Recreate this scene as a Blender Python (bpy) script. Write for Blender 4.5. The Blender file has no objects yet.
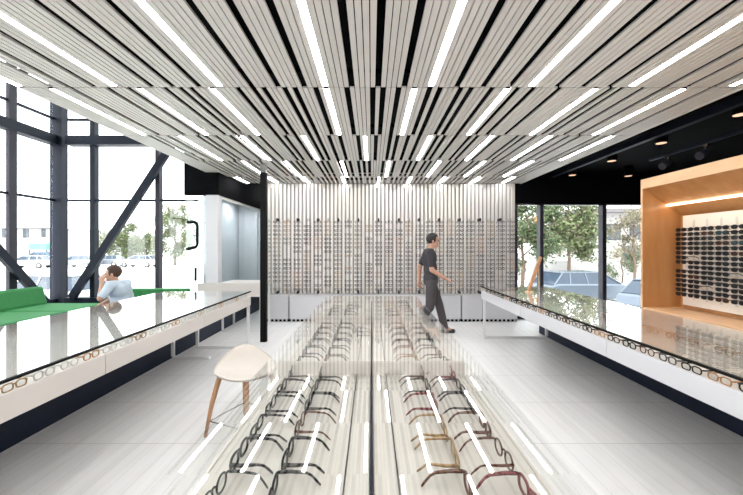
import bpy, bmesh, math, random
from mathutils import Vector, Matrix
random.seed(7)
PI = math.pi
S = bpy.context.scene
COL = S.collection
F = 360.0; EYE = 1.45; CX = 371.5; CY = 247.5

# ------------------------------------------------------------------ materials
def new_mat(name):
    m = bpy.data.materials.new(name); m.use_nodes = True
    nt = m.node_tree; nt.nodes.clear()
    out = nt.nodes.new('ShaderNodeOutputMaterial')
    return m, nt, out
def nd(nt, t, **kw):
    n = nt.nodes.new(t)
    for k, v in kw.items(): setattr(n, k, v)
    return n
def pbr(name, col, rough=0.5, metal=0.0, var=0.04, scale=6.0, spec=0.5, stretch=(1,1,1), trans=0.0):
    m, nt, out = new_mat(name)
    b = nd(nt, 'ShaderNodeBsdfPrincipled')
    tc = nd(nt, 'ShaderNodeTexCoord'); mp = nd(nt, 'ShaderNodeMapping')
    mp.inputs['Scale'].default_value = stretch
    no = nd(nt, 'ShaderNodeTexNoise'); no.inputs['Scale'].default_value = scale; no.inputs['Detail'].default_value = 4
    mx = nd(nt, 'ShaderNodeMix', data_type='RGBA')
    c1 = [max(0, c*(1-var)) for c in col]; c2 = [min(1, c*(1+var)) for c in col]
    mx.inputs[6].default_value = (*c1, 1); mx.inputs[7].default_value = (*c2, 1)
    nt.links.new(tc.outputs['Object'], mp.inputs[0]); nt.links.new(mp.outputs[0], no.inputs['Vector'])
    nt.links.new(no.outputs[0], mx.inputs[0]); nt.links.new(mx.outputs[2], b.inputs['Base Color'])
    b.inputs['Roughness'].default_value = rough; b.inputs['Metallic'].default_value = metal
    b.inputs['Specular IOR Level'].default_value = spec
    if trans: b.inputs['Transmission Weight'].default_value = trans
    nt.links.new(b.outputs[0], out.inputs[0])
    return m
def thin_glass(name, tint=(.97,.985,.98), r0=.04):
    m, nt, out = new_mat(name)
    lw = nd(nt, 'ShaderNodeLayerWeight'); lw.inputs['Blend'].default_value = .5
    p = nd(nt, 'ShaderNodeMath', operation='POWER'); p.inputs[1].default_value = 5
    ma = nd(nt, 'ShaderNodeMath', operation='MULTIPLY_ADD'); ma.inputs[1].default_value = 1-r0; ma.inputs[2].default_value = r0
    tr = nd(nt, 'ShaderNodeBsdfTransparent'); tr.inputs[0].default_value = (*tint, 1)
    gl = nd(nt, 'ShaderNodeBsdfGlossy'); gl.inputs['Roughness'].default_value = 0.0; gl.inputs[0].default_value = (1,1,1,1)
    mx = nd(nt, 'ShaderNodeMixShader')
    nt.links.new(lw.outputs['Facing'], p.inputs[0]); nt.links.new(p.outputs[0], ma.inputs[0])
    nt.links.new(ma.outputs[0], mx.inputs[0]); nt.links.new(tr.outputs[0], mx.inputs[1]); nt.links.new(gl.outputs[0], mx.inputs[2])
    nt.links.new(mx.outputs[0], out.inputs[0])
    return m
def emit(name, col, strength):
    m, nt, out = new_mat(name)
    e = nd(nt, 'ShaderNodeEmission'); e.inputs[0].default_value = (*col, 1); e.inputs[1].default_value = strength
    nt.links.new(e.outputs[0], out.inputs[0]); return m
def wood(name, c1, c2, stretch=(2,2,14), rough=.4, scale=3.0):
    m, nt, out = new_mat(name)
    b = nd(nt, 'ShaderNodeBsdfPrincipled'); b.inputs['Roughness'].default_value = rough
    tc = nd(nt, 'ShaderNodeTexCoord'); mp = nd(nt, 'ShaderNodeMapping'); mp.inputs['Scale'].default_value = stretch
    no = nd(nt, 'ShaderNodeTexNoise'); no.inputs['Scale'].default_value = scale; no.inputs['Detail'].default_value = 6; no.inputs['Roughness'].default_value = .6
    cr = nd(nt, 'ShaderNodeValToRGB'); cr.color_ramp.elements[0].position = .3; cr.color_ramp.elements[1].position = .7
    cr.color_ramp.elements[0].color = (*c1, 1); cr.color_ramp.elements[1].color = (*c2, 1)
    nt.links.new(tc.outputs['Object'], mp.inputs[0]); nt.links.new(mp.outputs[0], no.inputs['Vector'])
    nt.links.new(no.outputs[0], cr.inputs[0]); nt.links.new(cr.outputs[0], b.inputs['Base Color'])
    nt.links.new(b.outputs[0], out.inputs[0]); return m
def floor_mat(name):
    m, nt, out = new_mat(name)
    b = nd(nt, 'ShaderNodeBsdfPrincipled'); b.inputs['Roughness'].default_value = .38
    tc = nd(nt, 'ShaderNodeTexCoord')
    mp = nd(nt, 'ShaderNodeMapping'); mp.inputs['Scale'].default_value = (14, .5, 1)
    no = nd(nt, 'ShaderNodeTexNoise'); no.inputs['Scale'].default_value = 1.3; no.inputs['Detail'].default_value = 5
    cr = nd(nt, 'ShaderNodeValToRGB'); cr.color_ramp.elements[0].position = .35; cr.color_ramp.elements[1].position = .65
    cr.color_ramp.elements[0].color = (.73,.73,.74,1); cr.color_ramp.elements[1].color = (.80,.80,.81,1)
    sx = nd(nt, 'ShaderNodeSeparateXYZ')
    nt.links.new(tc.outputs['Object'], mp.inputs[0]); nt.links.new(mp.outputs[0], no.inputs['Vector']); nt.links.new(no.outputs[0], cr.inputs[0])
    nt.links.new(tc.outputs['Object'], sx.inputs[0])
    def joint(sock, pitch, width, off):
        a = nd(nt, 'ShaderNodeMath', operation='ADD'); a.inputs[1].default_value = 50*pitch+off
        d = nd(nt, 'ShaderNodeMath', operation='MODULO'); d.inputs[1].default_value = pitch
        l = nd(nt, 'ShaderNodeMath', operation='LESS_THAN'); l.inputs[1].default_value = width
        nt.links.new(sock, a.inputs[0]); nt.links.new(a.outputs[0], d.inputs[0]); nt.links.new(d.outputs[0], l.inputs[0])
        return l.outputs[0]
    j1 = joint(sx.outputs[1], .71, .008, .18); j2 = joint(sx.outputs[0], .12, .006, .03)
    mu = nd(nt, 'ShaderNodeMath', operation='MULTIPLY'); mu.inputs[1].default_value = .55
    nt.links.new(j2, mu.inputs[0])
    mxv = nd(nt, 'ShaderNodeMath', operation='MAXIMUM'); nt.links.new(j1, mxv.inputs[0]); nt.links.new(mu.outputs[0], mxv.inputs[1])
    mx = nd(nt, 'ShaderNodeMix', data_type='RGBA'); mx.inputs[7].default_value = (.56,.555,.55,1)
    nt.links.new(mxv.outputs[0], mx.inputs[0]); nt.links.new(cr.outputs[0], mx.inputs[6])
    nt.links.new(mx.outputs[2], b.inputs['Base Color']); nt.links.new(b.outputs[0], out.inputs[0]); return m

M = {}
M['slat'] = pbr('white_slat_metal', (.68,.655,.625), .5, var=.03)
M['black'] = pbr('black_paint', (.004,.004,.005), .8, var=.2, spec=.05)
M['post'] = pbr('black_post', (.004,.004,.004), .6, var=.1, spec=.12)
M['fin'] = pbr('white_wall_fin', (.80,.77,.74), .5, var=.02)
M['finback'] = pbr('grey_wall_backing', (.38,.36,.34), .7, var=.05)
M['white'] = pbr('white_laminate', (.60,.60,.625), .3, var=.015)
M['cream'] = pbr('cream_laminate', (.60,.56,.525), .35, var=.02)
M['wall'] = pbr('white_wall_paint', (.72,.71,.70), .7, var=.02)
M['navy'] = pbr('dark_navy_panel', (.006,.011,.03), .4, var=.1, spec=.25)
M['frame'] = pbr('dark_window_frame', (.008,.012,.024), .5, var=.15, spec=.2)
M['frame_grey'] = pbr('grey_window_frame', (.035,.033,.045), .5, var=.1, spec=.25)
M['steel'] = pbr('white_leg_steel', (.78,.78,.79), .35, var=.02)
M['chrome'] = pbr('bright_steel', (.6,.6,.6), .2, 1.0)
M['floor'] = floor_mat('white_plank_tile')
M['tray'] = wood('pale_tray_wood', (.50,.47,.435), (.54,.515,.48), (12,1,12), .45, 2.5)
M['glass'] = thin_glass('clear_pane')
M['tableglass'] = thin_glass('clear_table_glass', (.985,.99,.985), .032)
M['smoke'] = thin_glass('greenish_pane', (.93,.97,.97), .06)
M['rod'] = thin_glass('clear_rod', (.93,.94,.94), .06)
M['lens'] = thin_glass('clear_lens', (.95,.96,.96), .03)
M['tube'] = emit('tube_light', (1,.985,.965), 18.5)
M['led'] = emit('warm_strip_light', (1,.83,.60), 9.0)
M['roomlamp'] = emit('white_downlight', (.95,.98,1), 160.0)
M['down'] = emit('warm_downlight', (1,.62,.42), .8)
M['maple'] = wood('maple_veneer', (.40,.17,.055), (.52,.25,.09), (3,3,.5), .4, 3)
M['maple_light'] = wood('pale_maple_edge', (.62,.37,.2), (.72,.47,.27), (3,.5,3), .4, 3)
M['acrylic'] = pbr('cream_pegboard', (.80,.72,.64), .4, var=.02)
M['oak'] = wood('oak_leg', (.40,.20,.10), (.55,.30,.16), (6,6,1), .45, 4)
M['shell'] = pbr('cream_shell', (.52,.475,.43), .35, var=.015)
M['green'] = pbr('green_upholstery', (.028,.20,.055), .8, var=.15, scale=20)
M['greyfab'] = pbr('grey_fabric', (.3,.3,.3), .9, var=.1)
M['skin'] = pbr('skin', (.48,.27,.19), .5, var=.05)
M['hair'] = pbr('dark_brown_hair', (.05,.022,.012), .6, var=.2, scale=40)
M['hairb'] = pbr('black_hair', (.014,.011,.01), .6, var=.2, scale=40)
M['shirt'] = pbr('pale_blue_shirt', (.52,.61,.70), .8, var=.06, scale=12)
M['tee'] = pbr('charcoal_shirt', (.035,.032,.038), .85, var=.15, scale=12)
M['trouser'] = pbr('dark_grey_trousers', (.06,.052,.055), .85, var=.15, scale=12)
M['jeans'] = pbr('blue_jeans', (.07,.1,.18), .85, var=.15, scale=12)
M['shoe'] = pbr('black_shoe', (.015,.015,.015), .4)
M['eye'] = pbr('dark_eye', (.01,.008,.006), .2)
M['concrete'] = pbr('pale_concrete', (.62,.61,.60), .9, var=.06, scale=.5)
M['stucco'] = pbr('white_stucco', (.36,.35,.345), .9, var=.04, scale=1)
M['roof'] = pbr('grey_roof', (.14,.13,.135), .9, var=.1)
M['bark'] = pbr('bark', (.16,.11,.08), .9, var=.3, scale=9)
M['leaf'] = pbr('green_leaf', (.10,.135,.05), .7, var=.5, scale=1.5)
M['leaf_dark'] = pbr('dark_green_leaf', (.055,.095,.035), .7, var=.5, scale=1.5)
M['leaf_pale'] = pbr('pale_leaf', (.19,.17,.115), .7, var=.5, scale=1.5)
M['flower'] = pbr('orange_flower', (.5,.24,.08), .7, var=.2)
M['carglass'] = pbr('car_glass', (.03,.045,.07), .12, var=.1)
M['tyre'] = pbr('tyre', (.02,.02,.02), .8)
M['car_blue'] = pbr('silver_blue_paint', (.12,.145,.18), .25, .3)
M['car_white'] = pbr('white_car_paint', (.42,.43,.45), .25)
M['car_silver'] = pbr('silver_car_paint', (.2,.22,.25), .25, .3)
M['car_vivid'] = pbr('blue_car_paint', (.08,.18,.55), .25)
M['awning'] = pbr('green_awning', (.12,.32,.24), .8)
M['darkglass'] = pbr('dark_window_glass', (.04,.05,.06), .1)
FR = {'black': pbr('black_acetate', (.010,.009,.010), .25, var=.2),
      'tortoise': pbr('tortoiseshell_acetate', (.10,.035,.018), .25, var=.8, scale=90),
      'red': pbr('dark_red_acetate', (.16,.025,.03), .25, var=.4, scale=60),
      'grey': pbr('grey_acetate', (.10,.10,.11), .25, var=.2),
      'clear': pbr('clear_grey_acetate', (.55,.53,.51), .25, var=.1),
      'gold': pbr('brass_metal', (.34,.22,.11), .3, .7),
      'amber': pbr('amber_acetate', (.38,.19,.08), .3, var=.3, scale=60),
      'wallgrey': pbr('soft_grey_acetate', (.03,.028,.028), .4, var=.3),
      'sun': pbr('black_sunglass_frame', (.010,.010,.011), .25),
      'brown': pbr('brown_sunglass_frame', (.10,.045,.025), .25)}
SUNL = pbr('dark_sunglass_lens', (.006,.006,.007), .25, spec=.3)
SUNB = pbr('brown_sunglass_lens', (.03,.015,.01), .25, spec=.3)
SUNT = pbr('teal_sunglass_lens', (.015,.04,.045), .25, spec=.3)

# ------------------------------------------------------------------ mesh helpers
def BM(): return bmesh.new()
def box(bm, x0, x1, y0, y1, z0, z1, mi=0):
    vs = [bm.verts.new(p) for p in ((x0,y0,z0),(x1,y0,z0),(x1,y1,z0),(x0,y1,z0),(x0,y0,z1),(x1,y0,z1),(x1,y1,z1),(x0,y1,z1))]
    for f in ((0,3,2,1),(4,5,6,7),(0,1,5,4),(1,2,6,5),(2,3,7,6),(3,0,4,7)):
        bm.faces.new([vs[i] for i in f]).material_index = mi
def frame_axes(d):
    d = d.normalized(); u = Vector((0,0,1)) if abs(d.z) < .9 else Vector((0,1,0))
    a = d.cross(u).normalized(); b = a.cross(d).normalized(); return a, b
def bar(bm, p0, p1, w, h, mi=0):
    p0 = Vector(p0); p1 = Vector(p1); a, b = frame_axes(p1-p0)
    r = []
    for p in (p0, p1): r.append([bm.verts.new(p+a*sx*w/2+b*sz*h/2) for sx, sz in ((-1,-1),(1,-1),(1,1),(-1,1))])
    for i in range(4): bm.faces.new((r[0][i], r[0][(i+1)%4], r[1][(i+1)%4], r[1][i])).material_index = mi
    bm.faces.new(r[0][::-1]).material_index = mi; bm.faces.new(r[1]).material_index = mi
def tube(bm, pts, rad, seg=8, closed=False, flat=1.0, mi=0, up=None):
    pts = [Vector(p) for p in pts]; n = len(pts); rings = []
    for i, p in enumerate(pts):
        if closed: d = pts[(i+1)%n]-pts[i-1]
        else: d = pts[min(i+1,n-1)]-pts[max(i-1,0)]
        if up is not None:
            a = d.normalized().cross(Vector(up)).normalized(); b = a.cross(d.normalized())
        else: a, b = frame_axes(d)
        r = rad[i] if isinstance(rad, (list, tuple)) else rad
        rings.append([bm.verts.new(p+a*math.cos(2*PI*k/seg)*r+b*math.sin(2*PI*k/seg)*r*flat) for k in range(seg)])
    for i in range(n if closed else n-1):
        A = rings[i]; B = rings[(i+1)%n]
        for k in range(seg):
            f = bm.faces.new((A[k], A[(k+1)%seg], B[(k+1)%seg], B[k])); f.material_index = mi; f.smooth = True
    if not closed:
        bm.faces.new(rings[0][::-1]).material_index = mi; bm.faces.new(rings[-1]).material_index = mi
def lathe(bm, prof, c=(0,0,0), seg=20, axis='z', mi=0, cap=True):
    rings = []
    for r, h in prof:
        ring = []
        for k in range(seg):
            t = 2*PI*k/seg
            if axis == 'z': p = (c[0]+r*math.cos(t), c[1]+r*math.sin(t), c[2]+h)
            elif axis == 'y': p = (c[0]+r*math.cos(t), c[1]+h, c[2]+r*math.sin(t))
            else: p = (c[0]+h, c[1]+r*math.cos(t), c[2]+r*math.sin(t))
            ring.append(bm.verts.new(p))
        rings.append(ring)
    for A, B in zip(rings, rings[1:]):
        for k in range(seg):
            f = bm.faces.new((A[k], A[(k+1)%seg], B[(k+1)%seg], B[k])); f.material_index = mi; f.smooth = True
    if cap: bm.faces.new(rings[0][::-1]).material_index = mi; bm.faces.new(rings[-1]).material_index = mi
def ell(bm, c, r, seg=16, rings=10, rot=None):
    mat = Matrix.Translation(c) @ (rot.to_4x4() if rot else Matrix.Identity(4)) @ Matrix.Diagonal((r[0], r[1], r[2], 1))
    bmesh.ops.create_uvsphere(bm, u_segments=seg, v_segments=rings, radius=1, matrix=mat)
def capsule(bm, p0, p1, r0, r1, seg=12):
    p0 = Vector(p0); p1 = Vector(p1)
    tube(bm, [p0, p0.lerp(p1, .5), p1], [r0, (r0+r1)/2, r1], seg)
    ell(bm, p0, (r0,)*3, seg, 8); ell(bm, p1, (r1,)*3, seg, 8)
def prism(bm, poly, y0, y1, plane='xz', mi=0):
    def P(a, b, t): return (a, t, b) if plane == 'xz' else ((t, a, b) if plane == 'yz' else (a, b, t))
    A = [bm.verts.new(P(a, b, y0)) for a, b in poly]; B = [bm.verts.new(P(a, b, y1)) for a, b in poly]
    n = len(poly)
    for i in range(n): bm.faces.new((A[i], A[(i+1)%n], B[(i+1)%n], B[i])).material_index = mi
    bm.faces.new(A[::-1]).material_index = mi; bm.faces.new(B).material_index = mi
def obj(name, bm, mat, parent=None, bevel=0, smooth=False):
    bmesh.ops.recalc_face_normals(bm, faces=bm.faces[:])
    if smooth:
        for f in bm.faces: f.smooth = True
    me = bpy.data.meshes.new(name); bm.to_mesh(me); bm.free()
    for m in (mat if isinstance(mat, (list, tuple)) else [mat]): me.materials.append(m)
    o = bpy.data.objects.new(name, me); COL.objects.link(o)
    if parent: o.parent = parent
    if bevel:
        b = o.modifiers.new('bevel', 'BEVEL'); b.width = bevel; b.segments = 2; b.limit_method = 'ANGLE'
    return o
def tag(o, label, cat, group=None):
    o['label'] = label; o['category'] = cat
    if group: o['group'] = group
    return o
def thing(name, label, cat, loc=(0,0,0), rz=0, group=None):
    o = bpy.data.objects.new(name, None); COL.objects.link(o); o.location = loc; o.rotation_euler = (0,0,rz)
    o.empty_display_size = .1
    return tag(o, label, cat, group)
def struct(name, bm, mat, bevel=0):
    o = obj(name, bm, mat, None, bevel); o['kind'] = 'structure'; return o
def sempty(name):
    o = bpy.data.objects.new(name, None); COL.objects.link(o); o['kind'] = 'structure'; return o
def dup(o, parent=None):
    c = o.copy(); COL.objects.link(c)
    if parent: c.parent = parent
    for ch in list(o.children): dup(ch, c)
    return c
ORD = ['first','second','third','fourth','fifth','sixth','seventh','eighth','ninth','tenth','eleventh','twelfth','thirteenth','fourteenth','fifteenth','sixteenth','seventeenth','eighteenth','nineteenth','twentieth','twenty-first','twenty-second','twenty-third','twenty-fourth','twenty-fifth','twenty-sixth','twenty-seventh','twenty-eighth','twenty-ninth','thirtieth']

# ------------------------------------------------------------------ constants of the place
CEIL = 2.75; YB = 7.31
# ------------------------------------------------------------------ floor, decks, walls
b = BM(); box(b, -6.1, 6.3, -2.6, 9.2, -.15, 0); struct('floor', b, M['floor'])
b = BM()
box(b, -2.9, 6.3, -2.6, 9.2, 2.98, 3.1)
deck = struct('ceiling', b, M['black'])
b = BM(); box(b, -6.1, -2.9, -2.6, 6.9, 4.7, 4.85); lc = obj('lounge_deck', b, M['wall'], deck)
b = BM(); box(b, -2.98, -2.88, -2.6, 6.24, 2.98, 4.7); obj('deck_upstand', b, M['wall'], deck)
# slat panels by row
PITCH = .0425; SW = .036
rows = [(-2.05,-.81),(-.80,.44),(.45,1.685),(1.695,2.92),(2.935,4.17),(4.185,5.395),(5.41,6.62),(6.635,7.30)]
g1 = [-2.62,-2.46,-2.25,-1.815,-1.61,-1.41,-.995,-.787,-.578,-.16,.053,.24,.665,.88,1.085,1.495,1.70,1.91,2.38,2.55,2.75]
g2 = [-2.46,-2.16,-2.0,-1.72,-1.6,-1.486,-1.123,-.99,-.907,-.723,-.64,-.484,-.24,.004,.085,.2,.476,.562,.717,.80,.965,1.2,1.3,1.53,1.95,2.05,2.2,2.35,2.75]
t1 = [-2.84,-2.09,-1.23,-.38,.475,1.30,2.11,2.90]
t2 = [-2.63,-1.89,-1.32,-.39,.35,1.1,1.82,2.55]
t3 = [-2.25,-1.53,-.79,-.07,.68,1.4,2.1,2.83]
t4 = [-1.95,-1.3,-.47,.28,1.02,1.7,2.42]
t5 = [-2.5,-1.9,-1.25,-.54,.12,.73,1.38,2.02,2.65]
N = 139
def gaps_of(vals): return {round((v+2.9)/PITCH) for v in vals}
def pat(seq, n):
    s = set(); i = 0; k = 0
    while i < n:
        s.add(i); i += seq[k % len(seq)]; k += 1
    return s
plan = [(t1,gaps_of(g1))]*4 + [(t2,gaps_of(g2)), (t3,pat([3,4,2,3,3,5,2],N)), (t4,pat([2,2,4,2,2,3,2,2,5],N)), (t5,pat([2,2,2,2,3],N))]
rowname = ['','','row overhead','first row ahead of camera','second row ahead of camera','third row ahead of camera','fourth row ahead of camera','row along back wall']
for ri, ((y0,y1),(tl,gs)) in enumerate(zip(rows, plan)):
    tslots = {max(1, min(N-1, round((t+2.9)/PITCH-.5))) for t in tl}
    tl = [-2.9+PITCH*(q+.5) for q in sorted(tslots)]
    b = BM()
    for i in range(N):
        x = -2.9+PITCH*(i+.5)
        if i in tslots or i == 0: continue
        if i in gs and -2.66 < x < 2.8: continue
        ya, yb = y0, y1
        if ri == 6 and x < -2.63: yb = 6.23
        if ri == 7 and x < -2.63: continue
        box(b, x-SW/2, x+SW/2, ya, yb, CEIL, CEIL+.016)
    # cross carriers above the slats
    for yy in (y0+.12, y1-.14):
        xa = -2.63 if ri == 7 or (ri == 6 and yy > 6.2) else -2.9
        box(b, xa, 3.0, yy, yy+.02, CEIL+.05, CEIL+.08, 1)
    obj('slat_panel', b, [M['slat'], M['black']], deck)
    for k, t in enumerate(tl):
        if ri < 2: lab = 'slim white ceiling tube light in the rows behind the camera'
        if ri == 7 and t < -2.6: continue
        if ri == 6 and t < -2.6: continue
        if ri > 1: lab = 'slim white ceiling tube light, %s from left in the %s' % (ORD[k], rowname[ri])
        L = thing('tube_light', lab, 'ceiling light', (t,(y0+y1)/2,CEIL), 0, 'tube lights in the slatted ceiling')
        h = (y1-y0)/2-.02
        bb = BM(); box(bb, -.0185, .0185, -h, h, -.001, .014); obj('diffuser', bb, M['tube'], L)
        bb = BM(); box(bb, -.0185, .0185, -h-.012, h+.012, .014, .05)
        obj('housing', bb, M['slat'], L)
        for sgn in (-1,1):
            bb = BM(); box(bb, -.0195, .0195, sgn*(h+.006)-.006, sgn*(h+.006)+.006, -.001, .014); obj('end_cap', bb, M['frame_grey'], L)
b = BM(); box(b, -2.868, -2.858, -2.05, 6.23, CEIL, CEIL+.07); box(b, 3.01, 3.03, -2.05, 7.3, CEIL-.01, CEIL+.07)
tr = struct('trim_1', b, M['slat'])

# back wall with fins
b = BM(); box(b, -2.2, 2.9, YB+.035, YB+.15, 0, 2.98)
wb = struct('wall_back', b, M['finback'])
b = BM(); n = 64; p = 5.1/n
for i in range(n):
    x = -2.2+p*(i+.5); box(b, x-.023, x+.023, YB, YB+.034, .45, 2.74)
obj('wall_fin', b, M['fin'], wb)
# small white clips at the fin tops
b = BM()
for i in range(10):
    x = -2.05+i*.54; box(b, x-.03, x+.03, YB-.03, YB-.001, 2.66, 2.74)
obj('fixing_clip', b, M['slat'], wb)
# right side wall of shop, wall behind camera
b = BM(); box(b, 6.1, 6.25, -2.6, 7.5, -.15, 2.98); struct('wall_right', b, M['black'])
b = BM(); box(b, -6.1, 6.3, -2.75, -2.6, -.15, 4.85); struct('wall_near', b, M['wall'])
b = BM(); box(b, 2.84, 2.9, -2.6, 6.1, 0, .6); struct('baseboard_right', b, M['navy'])
b = BM(); box(b, -2.70, -2.62, -2.6, 8.6, 0, .56); struct('baseboard_left', b, M['navy'])
# black header above right window
b = BM(); box(b, 2.9, 6.1, YB, YB+.15, 2.35, 2.98); struct('wall_header', b, M['black'])
b = BM(); box(b, -2.2, -2.14, YB-.03, YB+.15, 0, 2.98); box(b, 2.85, 2.90, YB-.03, YB+.15, 0, 2.74); struct('trim_2', b, M['cream'])

# right window (frontal)
w = sempty('window_1')
for x, wd in ((2.93,.06),(3.45,.07),(4.72,.08),(5.98,.08)):
    b = BM(); box(b, x-wd/2, x+wd/2, YB-.02, YB+.12, 0, 2.35); obj('mullion', b, M['frame_grey'], w)
b = BM(); box(b, 2.93, 6.1, YB-.03, YB+.1, 2.31, 2.35); obj('header_frame', b, M['chrome'], w)
b = BM(); box(b, 2.93, 6.1, YB-.02, YB+.12, 0, .06); obj('sill_frame', b, M['frame'], w)
for x0, x1 in ((2.99,3.415),(3.485,4.68),(4.76,5.94)):
    b = BM(); box(b, x0, x1, YB+.04, YB+.05, .06, 2.31); obj('pane', b, M['glass'], w)

# left lounge windows
XS = -5.85; YW = 6.7
w = sempty('window_2')     # frontal
for x, wd in ((-5.20,.09),(-3.99,.08)):
    b = BM(); box(b, x-wd/2, x+wd/2, YW, YW+.11, 0, 4.7); obj('mullion', b, M['frame'] if x < -5 else M['frame_grey'], w)
b = BM(); box(b, -5.97, -5.75, YW-.02, YW+.12, 0, 4.7); obj('corner_column', b, M['frame'], w)
b = BM(); box(b, -5.68, -2.9, YW-.03, YW+.15, 3.36, 3.53); obj('beam', b, M['frame'], w)
b = BM(); box(b, -5.68, -3.24, YW+.02, YW+.07, 2.31, 2.35); box(b, -5.68, -3.24, YW+.02, YW+.07, 3.82, 3.86); obj('transom', b, M['frame'], w)
b = BM(); box(b, -5.68, -3.24, YW-.05, YW+.15, 0, .52); obj('sill', b, M['frame'], w)
b = BM(); bar(b, (-5.52,YW-.07,.52), (-3.64,YW-.07,3.4), .07, .13); obj('brace', b, M['frame'], w)
for x0, x1 in ((-5.75,-5.245),(-5.155,-4.03),(-3.95,-3.30)):
    b = BM(); box(b, x0, x1, YW+.09, YW+.10, .52, 3.36); box(b, x0, x1, YW+.09, YW+.10, 3.53, 4.7); obj('pane', b, M['glass'], w)
w = sempty('window_3')     # side wall
for y in (5.86,5.0,4.1,3.2,2.3,1.4,.5,-.4,-1.3,-2.2):
    b = BM(); box(b, XS-.06, XS, y-.045, y+.085, 0, 4.7); obj('mullion', b, M['frame_grey'], w)
b = BM(); box(b, XS-.15, XS+.03, -2.6, YW, 3.36, 3.53); obj('beam', b, M['frame'], w)
b = BM(); box(b, XS-.07, XS-.02, -2.6, YW, 2.31, 2.35); box(b, XS-.07, XS-.02, -2.6, YW, 3.82, 3.86); obj('transom', b, M['frame'], w)
b = BM(); box(b, XS-.15, XS+.03, -2.6, YW, 0, .5); obj('sill', b, M['frame'], w)
b = BM(); bar(b, (XS+.05,6.42,.45), (XS+.05,3.9,3.36), .07, .13); obj('brace', b, M['frame'], w)
ys = [-2.6,-2.2,-1.3,-.4,.5,1.4,2.3,3.2,4.1,5.0,5.86,6.7]
for a, c in zip(ys, ys[1:]):
    b = BM(); box(b, XS-.045, XS-.035, a+.06, c-.06, .5, 3.36); box(b, XS-.045, XS-.035, a+.06, c-.06, 3.53, 4.7); obj('pane', b, M['glass'], w)

# glazed room behind left counter
b = BM(); box(b, -3.25, -2.65, 6.24, 6.34, 2.36, 4.7); box(b, -2.75, -2.65, 6.34, 9.0, 2.36, 2.98); struct('wall_bulkhead', b, M['black'])
b = BM(); box(b, -2.87, -2.66, 6.24, 6.40, 0, 2.36); struct('wall_column', b, M['white'])
b = BM(); box(b, -3.34, -3.28, 7.15, 9.0, 0, 2.6); box(b, -3.34, -2.1, 8.9, 9.0, 0, 2.6); box(b, -2.25, -2.2, 7.46, 8.9, 0, 2.98)
box(b, -3.28, -2.76, 6.9, 8.9, 2.5, 2.6)
struct('wall_room', b, M['white'])
w = sempty('window_4')
b = BM(); box(b, -3.235, -2.875, 6.28, 6.29, .0, 2.34); obj('pane', b, M['smoke'], w)
b = BM(); box(b, -2.70, -2.69, 6.42, 8.85, .56, 2.34); obj('pane', b, M['smoke'], w)
b = BM(); box(b, -2.72, -2.66, 6.40, 8.9, 2.32, 2.36); box(b, -2.72, -2.66, 8.85, 8.9, .56, 2.32); obj('frame', b, M['slat'], w)
for k, y in enumerate((7.2,8.2)):
    t = thing('downlight', ['small downlight in the glazed white room, nearer one','small downlight in the glazed white room, farther one'][k], 'ceiling light', (-2.98,y,2.5))
    b = BM(); lathe(b, [(.067,-.012),(.08,-.012),(.08,-.001),(.067,-.001),(.067,-.012)], seg=20, cap=False); obj('trim_ring', b, M['white'], t)
    b = BM(); lathe(b, [(.066,-.008),(.066,-.002)], seg=20); obj('lamp', b, M['roomlamp'], t)
d = sempty('door_1')
b = BM(); box(b, -3.26, -2.8, 8.84, 8.89, 0, 2.3); obj('door_leaf', b, M['white'], d)
b = BM(); box(b, -3.275, -3.255, 7.1, 8.7, 0, 2.3); obj('door_leaf', b, M['white'], d)
b = BM(); tube(b, [(-3.23,7.3,.95),(-3.23,7.3,1.15)], .012); obj('handle', b, M['chrome'], d)
# black pull handle on the front pane
t = thing('pull_handle', 'large black D-shaped pull handle on the narrow glass pane beside the white column', 'handle')
b = BM()
pts = [(-3.2,6.255,1.95-.06)] + [(-3.09+.065*math.sin(a),6.255,1.83+.06*math.cos(a)) for a in [i*PI/2/5 for i in range(6)]] + [(-3.09+.065*math.cos(a),6.255,1.52-.07*math.sin(a)) for a in [i*PI/2/5 for i in range(6)]] + [(-3.21,6.255,1.42)]
tube(b, pts, .027, 8); obj('grip', b, M['post'], t)
b = BM(); box(b, -3.075, -3.045, 6.245, 6.279, .87, 1.1); obj('lower_bar', b, M['post'], t)

# black post
t = thing('post', 'slender black post between the left counter and the slatted back wall', 'post', (-1.66,5.55,0))
b = BM(); box(b, -.046, .046, -.04, .04, 0, 2.60); obj('shaft', b, M['post'], t)
b = BM(); box(b, -.045, .045, -.03, .03, 2.60, 2.75); obj('ceiling_bracket', b, M['chrome'], t)

# back wall low cabinets
cabs = [(-2.1,-1.62),(-1.60,-.55),(-.53,.52),(.54,1.74),(1.76,2.16),(2.18,2.84)]
cablab = ['leftmost narrow white cabinet beside the black post','second white low cabinet from the left under the slatted wall','white low cabinet hidden behind the centre table, left of middle','white low cabinet behind the walking person','narrow white low cabinet right of the walking person','rightmost white low cabinet below the slatted wall near the window']
for (x0,x1),lab in zip(cabs, cablab):
    t = thing('low_cabinet', lab, 'cabinet', ((x0+x1)/2,7.15,0), 0, 'white low cabinets along the back wall')
    h = (x1-x0)/2
    b = BM(); box(b, -h, h, -.13, .15, .05, .50); obj('body', b, M['white'], t, .003)
    b = BM(); box(b, -h, h, -.15, .15, .50, .517); obj('top', b, M['white'], t)
    b = BM(); box(b, -h+.004, h-.004, -.15, -.131, .055, .495); obj('door', b, M['white'], t, .002)
    b = BM(); box(b, -h, h, -.10, .14, 0, .05); k = int(2*h/.078)
    obj('plinth', b, M['black'], t)
    b = BM()
    for i in range(k): 
        xx = -h+2*h*(i+.5)/k; box(b, xx-.012, xx+.012, -.125, -.10, 0, .05)
    obj('plinth_tooth', b, M['white'], t)

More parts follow.
